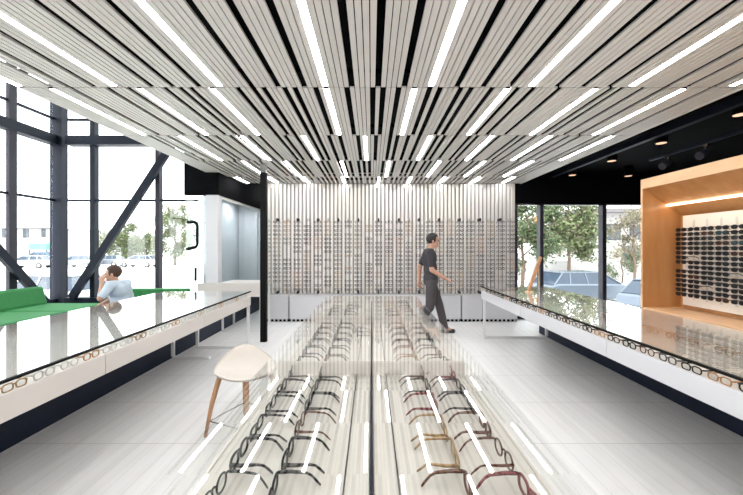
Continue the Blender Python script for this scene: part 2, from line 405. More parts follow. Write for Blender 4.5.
# ------------------------------------------------------------------ eyeglasses
def rim_pts(cx, cz, hw, hh, e, n):
    r = []
    for k in range(n):
        t = 2*PI*k/n; c = math.cos(t); s = math.sin(t)
        r.append((cx+hw*math.copysign(abs(c)**e, c), 0, cz+hh*math.copysign(abs(s)**e, s)))
    return r
STY = {'round': (.0245,.0215,1.0,.0031), 'rect': (.0275,.018,.66,.0038), 'square': (.0265,.020,.74,.0042)}
def g_front(bm, st, n=20, seg=6, thin=1.0):
    hw, hh, e, r = STY[st]; r *= thin; cz = hh+r
    for s in (-1,1): tube(bm, rim_pts(s*.0345, cz, hw, hh, e, n), r, seg, True, up=(0,1,0))
    tube(bm, [(-.0345+hw-.001,0,cz+.006),(-.004,-.004,cz+.010),(.004,-.004,cz+.010),(.0345-hw+.001,0,cz+.006)], r, seg)
    for s in (-1,1): tube(bm, [(s*(.0345+hw-.002),0,cz+.008),(s*.0665,.002,cz+.009),(s*.067,.008,cz+.009)], r*1.1, seg)
    return cz+.009
def g_temple(bm, st, s, seg=6, thin=1.0):
    hw, hh, e, r = STY[st]; z = hh+r+.009; r *= thin
    tube(bm, [(s*.067,.006,z),(s*.068,.04,z),(s*.062,.09,z-.001),(s*.058,.107,z-.006),(s*.055,.122,z-.018),(s*.052,.135,.003)], [r*1.6,r*1.6,r*1.15,r*1.05,r*1.2,r*.9], seg, flat=.7)
def g_lens(bm, st, s):
    hw, hh, e, r = STY[st]; cz = hh+r
    pts = rim_pts(s*.0345, cz, hw, hh, e, 20)
    A = [bm.verts.new((x,-.0006,z)) for x,_,z in pts]; B = [bm.verts.new((x,.0006,z)) for x,_,z in pts]
    bm.faces.new(A); bm.faces.new(B[::-1])
PROTO = {}
def proto(st, colr):
    """first of each style/colour: mesh data is kept and shared by later copies"""
    key = (st, colr)
    if key not in PROTO:
        d = {}
        b = BM(); g_front(b, st); d['front_frame'] = (b, FR[colr])
        for nm, s in (('temple',-1),('temple2',1)):
            b = BM(); g_temple(b, st, s); d[nm] = (b, FR[colr])
        for nm, s in (('lens',-1),('lens2',1)):
            b = BM(); g_lens(b, st, s); d[nm] = (b, M['lens'])
        root = bpy.data.objects.new('eyeglasses', None); root.empty_display_size = .03
        kids = []
        for nm, (bm, mt) in d.items():
            bmesh.ops.recalc_face_normals(bm, faces=bm.faces[:]); me = bpy.data.meshes.new(nm.rstrip('2')); bm.to_mesh(me); bm.free(); me.materials.append(mt)
            kids.append((nm.rstrip('2'), me))
        PROTO[key] = kids
    return PROTO[key]
def eyeglasses(st, colr, loc, rz, label, group, cat='eyeglasses', sc=(1,1,1)):
    kids = proto(st, colr)
    r = thing('eyeglasses', label, cat, loc, rz, group); r.scale = sc
    for nm, me in kids:
        o = bpy.data.objects.new(nm, me); COL.objects.link(o); o.parent = r
    return r
CN = {'black':'black-framed','tortoise':'tortoiseshell','red':'dark red framed','grey':'grey-framed','gold':'thin brass-framed','amber':'amber-framed','clear':'clear-framed'}

# ------------------------------------------------------------------ centre table: glass cases end to end
TOPZ = .79; TRZ = .71; HW = .605
mods = [(.71,2.105),(2.115,3.50),(3.51,4.90)]
modn = ['nearest','middle','farthest']
for mi_, (y0,y1) in enumerate(mods):
    t = thing('display_table', '%s of the three glass-topped white display cases in the centre of the floor' % modn[mi_], 'display case', (0,(y0+y1)/2,0), 0, 'glass-topped cases of the centre table')
    h = (y1-y0)/2
    for s in (-1,1):
        xa, xb = sorted((s*.006, s*.555))
        b = BM(); box(b, xa, xb, -h, h, .55, TRZ-.012); obj('body', b, M['white'], t)
        xa, xb = sorted((s*.008, s*.535))
        b = BM(); box(b, xa, xb, -h+.012, h-.012, TRZ-.012, TRZ); obj('tray', b, M['tray'], t)
        xa, xb = sorted((s*.004, s*HW))
        b = BM(); box(b, xa, xb, -h, h, TOPZ-.008, TOPZ); obj('glass_top', b, M['tableglass'], t)
        xa, xb = sorted((s*.545, s*.555))
        b = BM(); box(b, xa, xb, -h+.01, h-.01, TRZ-.012, TOPZ-.009); obj('side_glass', b, M['tableglass'], t)
        b = BM(); box(b, s*.085-.002, s*.085+.002, -h+.014, h-.014, TRZ, TRZ+.006); obj('tray_divider', b, M['frame_grey'], t)
        b = BM(); box(b, min(s*.535,s*.545), max(s*.535,s*.545), -h+.012, h-.012, TRZ-.012, TRZ+.004); obj('side_rail', b, M['cream'], t)
        for e in (-1,1):
            b = BM(); xa, xb = sorted((s*.006, s*.545)); box(b, xa, xb, e*(h-.006)-.004, e*(h-.006)+.004, TRZ, TOPZ-.009); obj('end_panel', b, M['cream'], t)
    b = BM(); box(b, -.004, .004, -h, h, .55, TRZ+.01); obj('centre_gap_strip', b, M['frame'], t)
    b = BM(); box(b, -.45, .45, -h, h, 0, .55); obj('plinth', b, M['white'], t)
cols = [(-.455,-PI/2,'left tray, outer column'),(-.288,-PI/2,'left tray, inner column'),(.288,PI/2,'right tray, inner column'),(.455,PI/2,'right tray, outer column')]
pal = [['black','black','black','black'],['black','black','tortoise','black'],['tortoise','gold','black','gold','red'],['black','red','tortoise','black','tortoise']]
rowsY = [[.84+.2*k for k in range(7)], [2.25+.2*k for k in range(7)], [3.66+.2*k for k in range(6)]]
sts = ['square','rect','round','rect','square']
cnt = 0
for m_, ry in enumerate(rowsY):
    for ci, (x, rz, cn) in enumerate(cols):
        for k, y in enumerate(ry):
            if m_ == 1 and (ci, k) in ((0,6),(3,0),(3,6)): continue
            if m_ == 2 and (ci, k) in ((0,4),(0,5),(0,0),(3,1),(1,5),(1,0)): continue
            c = pal[ci][(k*3+ci+m_) % len(pal[ci])]
            st = sts[(k*2+ci+m_*3) % 5]
            eyeglasses(st, c, (x, y+random.uniform(-.012,.012), TRZ), rz+random.uniform(-.07,.07),
                '%s eyeglasses in %s glass case, %s, %s from near end' % (CN[c], modn[m_], cn, ORD[k]), 'eyeglasses in the centre table', sc=(1.24,1.0,1.2))
            cnt += 1
for x, y, rz, lb in ((-.115,2.95,-.4,'askew near centre line of middle glass case, nearer of two'),(-.13,3.12,-1.1,'askew near centre line of middle glass case, farther of two')):
    eyeglasses('round','grey',(x-.0,y,TRZ),rz-PI/2+.5,'grey-framed eyeglasses, '+lb,'eyeglasses in the centre table'); cnt += 1
eyeglasses('round','grey',(.475,2.26,TRZ),PI/2+.2,'thin grey round eyeglasses alone by the right glass side of the middle case','eyeglasses in the centre table'); cnt += 1

# ------------------------------------------------------------------ side counters
def counter(sgn, xf, xb, yfar, label, frames):
    t = thing('display_counter', label, 'display counter')
    X = lambda a: sgn*a
    def bx(name, x0, x1, y0, y1, z0, z1, m, bev=0):
        b = BM(); xa, xc = sorted((X(x0), X(x1))); box(b, xa, xc, y0, y1, z0, z1); return obj(name, b, m, t, bev)
    yn = -.6
    bx('glass_top', xf, xb, yn, yfar, .81, .818, M['tableglass'])
    bx('edge_trim', xf-.006, xf+.012, yn, yfar, .807, .821, M['post'])
    bx('tray', xf+.012, xb, yn, yfar, .735, .748, M['tray'])
    bx('back_rail', xb-.02, xb, yn, yfar, .748, .81, M['cream'])
    bx('end_rail', xf+.012, xb-.02, yfar-.015, yfar, .748, .81, M['cream'])
    bx('bottom', xf+.02, xb, yn, yfar, .62, .635, M['cream'])
    seams = [yfar, 4.3, 2.73, 1.1, yn] if sgn > 0 else [yfar, 3.75, 2.36, .9, yn]
    for a, c in zip(seams, seams[1:]):
        bx('drawer_front', xf, xf+.018, c+.003, a-.003, .62, .751, M['white'] if sgn > 0 else M['cream'], .002)
    for yy, x0, x1 in frames:
        b = BM(); r = .022
        xs = x0 if x0 else 2.1
        bar(b, (X(xs),yy,0.02), (X(x1),yy,0.02), .05, .04)
        if x0: bar(b, (X(x0),yy,.04), (X(x0),yy,.62), .035, .035)
        bar(b, (X(x1),yy,.04), (X(x1),yy,.735), .035, .035)
        obj('leg_frame', b, M['steel'], t)
    return t
counter(1, 1.78, 2.83, 5.85, 'long white display counter on the right with a reflecting glass top, below the wooden cabinet', [(5.74,1.80,2.79),(.8,1.80,2.79)])
counter(-1, 1.743, 3.0, 5.2, 'long cream display counter on the left with a reflecting glass top, beside the green sofa', [(5.17,1.77,2.5),(4.68,None,2.58),(.8,1.77,2.58)])
cpal = ['black','black','tortoise','grey','black','amber']
for k in range(25):
    y = 1.70+k*.163
    if y > 5.7: break
    c = cpal[(k*5) % 6]
    eyeglasses(sts[(k*3)%5], c, (1.80,y,.748), -PI/2, '%s eyeglasses at front edge of right counter, %s from near end' % (CN[c], ORD[k]), 'eyeglasses along the right counter'); cnt += 1
for k in range(21):
    y = 1.78+k*.163
    if y > 5.1: break
    c = ['clear','clear','gold','clear','clear','amber'][(k*5+2) % 6]
    eyeglasses(sts[(k*3+1)%5], c, (-1.765,y,.748), PI/2, '%s eyeglasses at front edge of left counter, %s from near end' % (CN[c], ORD[k]), 'eyeglasses along the left counter'); cnt += 1
for k in range(9):
    y = 1.95+k*.2
    eyeglasses('round', 'amber', (2.30,y,.748), -PI/2, 'amber eyeglasses in the middle of the right counter tray, %s from the near end' % ORD[k], 'eyeglasses in the right counter tray'); cnt += 1

# second short counter facing us behind the left counter
t = thing('side_counter', 'short white counter standing crosswise beyond the end of the left display counter', 'counter', (0,0,0))
b = BM(); box(b, -3.0, -1.88, 6.2, 6.22, .60, .82); obj('front_panel', b, M['cream'], t)
b = BM(); box(b, -3.0, -1.88, 6.2, 6.238, .82, .835); box(b, -2.64, -1.88, 6.238, 6.8, .82, .835); obj('top', b, M['cream'], t)
for x, y in ((-1.92,6.75),(-2.58,6.75),(-1.92,6.24),(-2.58,6.24)):
    b = BM(); box(b, x-.015, x+.015, y-.015, y+.015, 0, .82); obj('leg', b, M['steel'], t)

# ------------------------------------------------------------------ eyeglasses on the back wall
WALLX = [-2.08+.202*i for i in range(25)]; WZ = [1.93-.0835*j for j in range(17)]
for i, x in enumerate(WALLX):
    t = thing('display_rod', 'clear vertical display rod with small pegs on the slatted back wall, %s from the left' % ORD[i], 'display rod', (x,YB,0), 0, 'display rods on the back wall')
    b = BM(); box(b, -.006, .006, -.175, -.165, .53, 2.0)
    obj('upright', b, M['rod'], t)
    b = BM(); box(b, -.012, .012, -.175, -.001, 1.975, 2.03); obj('bracket', b, M['frame_grey'] if i % 2 else M['rod'], t)
    b = BM(); box(b, -.012, .012, -.175, -.001, .53, .58); obj('bracket', b, M['frame_grey'] if i % 2 else M['rod'], t)
    b = BM()
    for z in WZ: box(b, -.004, .004, -.20, -.165, z+.022, z+.028)
    obj('peg', b, M['rod'], t)
WP = {}
def wall_bm(bm, st, off=(0,0,0)):
    n0 = len(bm.verts)
    bm.verts.ensure_lookup_table()
    g_front(bm, st, 14, 4, 1.0)
    for s in (-1,1): g_temple(bm, st, s, 4, .9)
    bm.verts.ensure_lookup_table()
    for v in bm.verts[n0:]: v.co += Vector(off)
wcols = ['wallgrey','wallgrey','amber','grey','wallgrey','tortoise','gold','wallgrey']
wname = {'wallgrey':'dark grey','amber':'amber','grey':'grey','tortoise':'tortoiseshell','gold':'brass-coloured'}
budget = 300-cnt
rest = {}
order = []
for j in range(17):
    for i in range(25):
        if random.random() < (.06 if i > 11 else .10): continue
        order.append((i,j))
vis = sorted(order, key=lambda q: (-q[0], q[1]))
indiv = set(vis[:budget])
for (i,j) in order:
    st = ['round','rect','square'][(i*7+j//3) % 3]; c = wcols[(i*5+j//4) % 8]
    if (i,j) in indiv:
        if (st,c) not in WP:
            b = BM(); wall_bm(b, st); me = bpy.data.meshes.new('eyeglasses'); b.to_mesh(me); b.free(); me.materials.append(FR[c]); WP[(st,c)] = me
        o = bpy.data.objects.new('eyeglasses', WP[(st,c)]); COL.objects.link(o); o.location = (WALLX[i], YB-.2, WZ[j])
        tag(o, '%s eyeglasses on slatted back wall, row %s from top, %s column from right' % (wname[c], ORD[j], ORD[24-i]), 'eyeglasses', 'eyeglasses on the back wall')
    else: rest.setdefault((st,c), []).append((i,j))
b = BM(); mats = ['wallgrey','amber','grey','tortoise','gold']
for (st,c), L in rest.items():
    for (i,j) in L:
        f0 = len(b.faces); wall_bm(b, st, (WALLX[i], YB-.2, WZ[j])); b.faces.ensure_lookup_table()
        for f in b.faces[f0:]: f.material_index = mats.index(c)
o = obj('eyeglasses_display', b, [FR[c] for c in mats])
o['kind'] = 'stuff'; tag(o, 'many small eyeglasses covering the left part of the slatted back wall', 'eyeglasses')

# ------------------------------------------------------------------ wooden sunglass cabinet on the right
YE = 3.79; YN = .6
t = thing('display_cabinet', 'open-fronted maple display cabinet with lit soffit above the right counter', 'display cabinet')
b = BM(); box(b, 2.84, 3.30, YE-.022, YE, .825, 2.16); obj('end_panel', b, M['maple'], t)
b = BM(); box(b, 2.84, 3.30, YN, YN+.022, .825, 2.16); obj('end_panel', b, M['maple'], t)
b = BM(); prism(b, [(2.84,2.062),(2.84,2.16),(3.30,2.16),(3.30,1.78),(3.24,1.78),(2.862,2.062)], YN+.022, YE-.022); obj('soffit', b, M['maple'], t)
b = BM(); box(b, 2.834, 2.84, YN, YE, 2.062, 2.16); box(b, 2.834, 2.84, YE-.022, YE, .825, 2.062); obj('face_edge', b, M['maple_light'], t)
b = BM(); box(b, 3.24, 3.30, YN+.022, YE-.022, .825, 1.78); obj('back_panel', b, M['maple'], t)
b = BM(); box(b, 2.91, 3.30, YN, YE, 0, .803); obj('base', b, M['navy'], t)
b = BM(); box(b, 2.84, 3.30, YN, YE, .803, .825); obj('shelf', b, M['maple_light'], t)
b = BM()
d = Vector((.38,0,-.282)).normalized(); nrm = Vector((-.282,0,-.38)).normalized()
c0 = Vector((3.09,0,1.892))+nrm*.006
bar(b, (c0.x,YN+.03,c0.z), (c0.x,YE-.03,c0.z), .015, .014); obj('light_strip', b, M['led'], t)
b = BM(); box(b, 3.20, 3.212, YN+.1, 3.70, .865, 1.775); obj('peg_panel', b, M['acrylic'], t)
b = BM()
for y in (3.66,2.6,1.2):
    for z in (.92,1.72): tube(b, [(3.212,y,z),(3.24,y,z)], .008, 8)
obj('standoff', b, M['chrome'], t)
SP = {}
def sun_mesh(fc, lens):
    if (fc,lens.name) in SP: return SP[(fc,lens.name)]
    kids = []
    b = BM(); hw,hh,e,r = .0285,.0165,.8,.003
    for s in (-1,1): tube(b, rim_pts(s*.035,.020,hw,hh,e,18), r, 6, True, up=(0,1,0))
    tube(b, [(-.007,0,.026),(0,-.003,.029),(.007,0,.026)], r, 6)
    for s in (-1,1): tube(b, [(s*.062,0,.028),(s*.070,.003,.029),(s*.071,.01,.029)], .004, 6)
    kids.append(('front_frame', b, FR[fc]))
    for s in (-1,1):
        b = BM(); tube(b, [(s*.071,.008,.029),(s*.070,.05,.029),(s*.066,.095,.027),(s*.062,.125,.008)], .0036, 6); kids.append(('temple', b, FR[fc]))
    for s in (-1,1):
        b = BM(); pts = rim_pts(s*.035,.020,hw,hh,e,18)
        A = [b.verts.new((x,-.001,z)) for x,_,z in pts]; B = [b.verts.new((x,.001,z)) for x,_,z in pts]; b.faces.new(A); b.faces.new(B[::-1]); kids.append(('lens', b, lens))
    out = []
    for nm, bm, mt in kids:
        bmesh.ops.recalc_face_normals(bm, faces=bm.faces[:]); me = bpy.data.meshes.new(nm); bm.to_mesh(me); bm.free(); me.materials.append(mt); out.append((nm, me))
    SP[(fc,lens.name)] = out; return out
SY = [3.565-.139*i for i in range(5)]; SZ = [1.605-.0455*j for j in range(15)]
for i, y in enumerate(SY):
    r = thing('sunglass_rack', 'vertical clear peg rack on the cream panel of the maple cabinet, %s from the left' % ORD[i], 'display rack', (3.20,y,0), 0, 'peg racks in the maple cabinet')
    b = BM(); box(b, -.012, -.0005, -.006, .006, .93, 1.72)
    for z in SZ: box(b, -.125, -.012, -.004, .004, z+.0222, z+.0262)
    obj('peg_rail', b, M['rod'], r)
    for j, z in enumerate(SZ):
        if (i,j) in ((0,8),(1,6),(2,12),(4,9)) : continue
        k = (i*5+j*3) % 11
        fc, lens, cn = ('sun',SUNL,'black') if (k != 2 and not (k == 7 and j < 4)) else (('brown',SUNB,'brown') if k == 2 else ('sun',SUNT,'black and teal'))
        s = thing('sunglasses', '%s sunglasses in maple cabinet, %s column from left, row %s from top' % (cn, ORD[i], ORD[j]), 'sunglasses', (3.20-.135,y,z), -PI/2, 'sunglasses in the maple cabinet')
        s.scale = (.92,1,1)
        for nm, me in sun_mesh(fc, lens):
            o = bpy.data.objects.new(nm, me); COL.objects.link(o); o.parent = s

# ------------------------------------------------------------------ black-ceiling fittings on the right
for k, (x,y) in enumerate(((3.75,6.72),(3.75,5.62),(3.75,4.66),(3.75,3.66),(4.85,6.8))):
    lab = ['recessed warm downlight in the black ceiling nearest the window, left of two','second recessed downlight from the window in the black ceiling','third recessed downlight from the window, above the track spotlights','recessed downlight in the black ceiling at the right edge of the photo','recessed downlight near the window, farther from the white slats'][k]
    t = thing('downlight', lab, 'ceiling light', (x,y,2.80), 0, 'downlights in the black ceiling')
    b = BM(); lathe(b, [(.0,.004),(.06,.004),(.06,.0),(.072,.0),(.072,.18),(.0,.18)], seg=20); obj('trim_ring', b, M['black'], t)
    b = BM(); lathe(b, [(.058,-.002),(.058,.003)], seg=20); obj('lamp', b, M['down'], t)
t = thing('track_rail', 'black lighting track hung under the black ceiling over the maple cabinet', 'light track')
b = BM(); box(b, 4.08, 4.12, 1.0, 5.3, 2.72, 2.75); obj('rail', b, M['frame'], t)
b = BM()
for y in (1.5,3.4,5.1): box(b, 4.095, 4.105, y, y+.01, 2.75, 2.98)
obj('hanger', b, M['frame'], t)
for k, y in enumerate((4.98,4.42)):
    t = thing('track_spotlight', ['small track spotlight left of the other on the black ceiling','small track spotlight right of the other, nearer the camera'][k], 'spotlight', (4.1,y,2.72), 0, 'track spotlights')
    b = BM(); box(b, -.02, .02, -.04, .04, -.03, 0); tube(b, [(0,0,-.03),(0,0,-.09)], .008, 8); obj('stem', b, M['chrome'], t)
    b = BM(); tube(b, [(.05,.0,-.07),(0,0,-.1),(-.09,-.02,-.15)], [.022,.04,.048], 14); obj('head', b, M['frame_grey'], t)
    b = BM(); tube(b, [(-.088,-.0195,-.149),(-.098,-.022,-.154)], [.05,.05], 14); obj('bezel', b, M['frame_grey'], t)
b = BM(); box(b, 3.6, 3.68, 2.0, 7.25, 2.86, 2.94); o = obj('ceiling_duct', b, M['frame']); tag(o, 'dark square conduit running under the black ceiling beside the white slats', 'conduit')

# leaning wooden piece on right counter
t = thing('wooden_stand', 'leaning light wood tabletop stand at the far end of the right counter', 'stand', (2.23,5.11,.818))
b = BM(); bar(b, (0,0,.012), (.17,.0,.50), .03, .055); obj('leaning_board', b, M['oak'], t)
b = BM(); bar(b, (.145,.02,.42), (.20,.10,.005), .01, .012); obj('rear_strut', b, M['maple_light'], t)
b = BM(); box(b, -.03, .05, -.05, .05, 0, .014); obj('foot', b, M['maple_light'], t)

# ------------------------------------------------------------------ stool
t = thing('stool', 'low stool with a cream moulded seat and tapered oak legs beside the centre table', 'stool', (-1.0,2.86,0), -.42)
b = BM(); nr, na = 10, 40; R = []
def seat_z(u, v):     # u right, v back (-1..1), scooped with raised back lip
    r2 = u*u+v*v
    c_, s_ = math.cos(.75), math.sin(.75); vb = v*c_-u*s_
    return .472 + .02*r2 + .10*max(0, vb+.1)**2 - .03*max(0, -vb-.5)
for layer in (0,1):
    rings = []
    for i in range(nr+1):
        rr = i/nr; ring = []
        for k in range(na):
            a = 2*PI*k/na; e = .86; c = math.copysign(abs(math.cos(a))**e, math.cos(a)); s = math.copysign(abs(math.sin(a))**e, math.sin(a))
            wx = .245*(1-.10*max(0,-s)); wy = .225
            u, v = rr*c, rr*s
            z = seat_z(u, v) - (.014 if layer else 0)
            ring.append(b.verts.new((u*wx*(1 if not layer else .985), v*wy*(1 if not layer else .985), z)))
            if i == 0: break
        rings.append(ring)
    for i in range(nr):
        A, B = rings[i], rings[i+1]
        for k in range(na):
            if i == 0: f = b.faces.new((A[0], B[k], B[(k+1)%na]))
            else: f = b.faces.new((A[k], B[k], B[(k+1)%na], A[(k+1)%na]))
            f.smooth = True
    R.append(rings[-1])
for k in range(na): b.faces.new((R[0][k], R[1][k], R[1][(k+1)%na], R[0][(k+1)%na]))
obj('seat', b, M['shell'], t)
feet = []
for a in (225,315,45,135):
    ca, sa = math.cos(math.radians(a)), math.sin(math.radians(a))
    b = BM(); tube(b, [(ca*.185,sa*.185,.466),(ca*.245,sa*.245,.25),(ca*.292,sa*.292,0)], [.021,.018,.012], 12); obj('leg', b, M['oak'], t)
    feet.append((ca*.262,sa*.262,.115))
b = BM()
for i in range(4): tube(b, [feet[i], feet[(i+1)%4]], .005, 8)
obj('footrest', b, M['chrome'], t)
b = BM(); bar(b, (-.13,-.13,.462), (.13,.13,.462), .04, .012); bar(b, (-.13,.13,.462), (.13,-.13,.462), .04, .012); obj('under_frame', b, M['frame'], t)

# ------------------------------------------------------------------ sofa
t = thing('sofa', 'green upholstered corner sofa under the lounge windows behind the left counter', 'sofa')
def cushion(name, x0,x1,y0,y1,z0,z1, rot=0, axis='Y', bev=.05):
    b = BM(); cx,cy,cz = (x0+x1)/2,(y0+y1)/2,(z0+z1)/2
    box(b, x0-cx,x1-cx,y0-cy,y1-cy,z0-cz,z1-cz); o = obj(name, b, M['green'], t, bev); o.location = (cx,cy,cz)
    if rot: o.rotation_euler = (rot,0,0) if axis == 'X' else (0,rot,0)
    return o
for y0, y1 in ((3.3,4.38),(4.40,5.36),(5.38,6.2)): cushion('seat_cushion', -5.6,-4.55,y0,y1,.22,.50)
for y0, y1 in ((3.3,4.48),(4.5,6.12)): cushion('back_cushion', -5.74,-5.52,y0,y1,.45,.785,-.28,'Y')
cushion('seat_cushion', -4.53,-3.05,5.35,6.2,.22,.42)
cushion('back_cushion', -4.2,-3.14,6.14,6.28,.40,.745,0,'X',.03)
b = BM(); box(b, -5.6,-4.55,3.3,6.2,.08,.22); box(b, -4.55,-3.05,5.4,6.2,.08,.22); obj('base', b, M['frame'], t)
b = BM()
for x,y in ((-5.5,3.4),(-4.65,3.4),(-5.5,6.1),(-3.15,6.1),(-3.15,5.5),(-4.65,5.5)): box(b, x-.03,x+.03,y-.03,y+.03,0,.08)
obj('foot', b, M['frame'], t)

# ------------------------------------------------------------------ people
def remeshed(name, bm, mat, parent, vox=.010, sm=6):
    me = bpy.data.meshes.new('tmp'); bmesh.ops.recalc_face_normals(bm, faces=bm.faces[:]); bm.to_mesh(me); bm.free()
    o = bpy.data.objects.new('tmp', me); COL.objects.link(o)
    m = o.modifiers.new('r', 'REMESH'); m.mode = 'VOXEL'; m.voxel_size = vox; m.use_smooth_shade = True
    s = o.modifiers.new('s', 'SMOOTH'); s.iterations = sm; s.factor = .5
    dg = bpy.context.evaluated_depsgraph_get(); dg.update()
    me2 = bpy.data.meshes.new_from_object(o.evaluated_get(dg)); me2.name = name
    bpy.data.objects.remove(o); bpy.data.meshes.remove(me)
    me2.materials.clear(); me2.materials.append(mat)
    for p in me2.polygons: p.use_smooth = True
    o = bpy.data.objects.new(name, me2); COL.objects.link(o); o.parent = parent; return o
def chain(bm, pts, rs, grow=0):
    for i in range(len(pts)-1): capsule(bm, pts[i], pts[i+1], rs[i]+grow, rs[i+1]+grow)
def head(bm, c, f):      # c centre, f unit facing (horizontal)
    f = Vector(f).normalized(); s = Vector((-f.y, f.x, 0)); c = Vector(c); R3 = Matrix((f, s, (0,0,1))).transposed()
    ell(bm, c+Vector((0,0,.02)), (.098,.077,.098), rot=R3)
    ell(bm, c+f*.025+Vector((0,0,-.05)), (.066,.058,.068), rot=R3)
    ell(bm, c+f*.075+Vector((0,0,-.095)), (.02,.026,.016), rot=R3)
    capsule(bm, c+f*.092+Vector((0,0,.01)), c+f*.112+Vector((0,0,-.022)), .010, .013)
    ell(bm, c+f*.088+Vector((0,0,-.058)), (.010,.024,.008), rot=R3)
    for q in (-1,1): ell(bm, c+s*q*.079-f*.005+Vector((0,0,-.008)), (.018,.010,.03), rot=R3)
    return f, s, c, R3
def eyes(par, f, s, c):
    for q in (-1,1):
        b = BM(); ell(b, c+f*.088+s*q*.031+Vector((0,0,.005)), (.010,.010,.008)); obj('eye', b, M['eye'], par, smooth=True)
def hair(par, f, s, c, R3, mat, low=-.02):
    b = BM(); ell(b, c-f*.012+Vector((0,0,.035)), (.105,.088,.102), 24, 16, R3)
    for v in list(b.verts):
        d = v.co-c
        if d.dot(f) > .045 and d.z < .07: v.co -= f*(d.dot(f)-.045)
        if d.z < low-.03: v.co.z = c.z+low-.03
    obj('hair', b, mat, par, smooth=True)
def hand(bm, wrist, d, curl, sidev):     # d finger direction, sidev towards thumb, curl direction
    w = Vector(wrist); d = Vector(d).normalized(); sv = Vector(sidev).normalized(); cv = Vector(curl).normalized()
    for k, (o_, L) in enumerate(((.027,.072),(.009,.08),(-.009,.074),(-.026,.058))):
        a = w+d*.02+sv*o_*.6; p1 = w+d*.085+sv*o_; p2 = p1+(d*.8+cv*.5).normalized()*L*.5; p3 = p2+(d*.4+cv*.9).normalized()*L*.5
        capsule(bm, a, p1, .014, .010); capsule(bm, p1, p2, .009, .008); capsule(bm, p2, p3, .008, .007)
    a = w+d*.025+sv*.02; p1 = a+(d*.6+sv*.8).normalized()*.045; p2 = p1+(d*.9+cv*.3).normalized()*.035
    capsule(bm, a, p1, .014, .010); capsule(bm, p1, p2, .010, .008)

# walking person
P = thing('person', 'person in dark clothes walking to the right in front of the slatted back wall', 'person', (.99,6.0,0))
pel=(0,0,.90); spi=(-.01,0,1.10); che=(-.03,0,1.28); nek=(.0,0,1.43)
hl=(.0,.085,.88); kl=(.15,.085,.49); al=(.25,.085,.10); hr=(0,-.085,.88); kr=(-.03,-.085,.47); ar=(-.26,-.085,.16)
shl=(-.03,.17,1.365); ell_=(-.16,.205,1.12); wrl=(-.17,.2,.88); shr=(-.03,-.17,1.365); elr=(-.02,-.21,1.09); wrr=(.20,-.20,.95)
def torso(b, g=0):
    R = Matrix.Identity(3)
    ell(b, (0,0,.93), (.115+g,.16+g,.13+g)); ell(b, (-.01,0,1.1), (.10+g,.14+g,.17+g)); ell(b, (-.03,0,1.27), (.115+g,.165+g,.16+g))
    capsule(b, shl, shr, .06+g, .06+g)
b = BM(); torso(b); chain(b, [che, nek, (.02,0,1.52)], [.07,.055,.055])
for h_,k_,a_ in ((hl,kl,al),(hr,kr,ar)): chain(b, [h_,k_,a_], [.088,.058,.04])
capsule(b, al, (.36,.085,.04), .042, .03); capsule(b, ar, (-.17,-.085,.04), .042, .03)
for s_,e_,w_ in ((shl,ell_,wrl),(shr,elr,wrr)): chain(b, [s_,e_,w_], [.052,.041,.029])
hand(b, wrr, (.85,0,-.45), (0,.5,-.9), (0.2,.9,.2)); hand(b, wrl, (-.05,0,-1), (.9,-.2,0), (.9,0,0))
f,s,c,R3 = head(b, (.035,0,1.56), (1,-.12,0))
body = remeshed('body', b, M['skin'], P, .007, 5)
eyes(P, f, s, c); hair(P, f, s, c, R3, M['hairb'])
b = BM(); torso(b, .014)
for s_,e_ in ((shl,ell_),(shr,elr)):
    m_ = Vector(s_).lerp(Vector(e_), .72); capsule(b, s_, m_, .066, .058)
remeshed('t_shirt', b, M['tee'], P, .012)
b = BM(); ell(b, (0,0,.90), (.128,.172,.125))
for h_,k_,a_ in ((hl,kl,al),(hr,kr,ar)): chain(b, [h_,k_,Vector(k_).lerp(Vector(a_),1.0)], [.10,.075,.06])
remeshed('trousers', b, M['trouser'], P, .012)
for a_, toe, heel in ((al,(.39,.085,.04),(.22,.085,.045)),(ar,(-.155,-.085,.035),(-.30,-.085,.13))):
    b = BM(); capsule(b, heel, toe, .044, .036); capsule(b, a_, heel, .05, .045); remeshed('shoe', b, M['shoe'], P, .01)

# seated person
P = thing('person', 'seated person in pale blue shirt, hand raised to face, on green sofa', 'person', (-3.86,5.45,0))
hp=(.05,.12,.53); ch=(.03,.03,.83); nk=(-.01,-.02,.955)
shn=(.02,-.16,.885); shf=(.02,.19,.885)   # near (towards camera) and far shoulder
b = BM()
def torso2(b, g=0):
    ell(b, (.05,.10,.54), (.17+g,.15+g,.12+g)); ell(b, (.04,.06,.68), (.15+g,.135+g,.17+g)); ell(b, (.03,.02,.81), (.16+g,.15+g,.13+g)); capsule(b, shn, shf, .062+g, .062+g)
    capsule(b, (.13,0,.86), (.13,.06,.7), .06+g, .06+g)
torso2(b); chain(b, [ch, nk, (-.02,-.04,1.0)], [.075,.056,.055])
legs2 = [((.13,.05,.52),(.10,-.42,.50),(.10,-.44,.09)),((-.05,.05,.52),(-.14,-.40,.50),(-.16,-.42,.09))]
for h_,k_,a_ in legs2:
    chain(b, [h_,k_,a_], [.088,.06,.042]); capsule(b, a_, (a_[0]-.01,a_[1]-.13,.04), .042, .03)
en=(-.02,-.30,.72); wn=(-.09,-.17,.93); ef=(-.16,.16,.66); wf=(-.22,-.05,.58)
chain(b, [shn,en,wn], [.054,.043,.03]); chain(b, [shf,ef,wf], [.054,.043,.03])
hand(b, wn, (-.1,.35,.9), (-.2,.95,.1), (-.9,0,.2)); hand(b, wf, (-.2,-.9,-.2), (0,-.2,-1), (.9,-.1,0))
f,s,c,R3 = head(b, (-.03,-.03,1.055), (-.93,-.36,0))
remeshed('body', b, M['skin'], P, .007, 5); eyes(P, f, s, c); hair(P, f, s, c, R3, M['hair'], -.04)
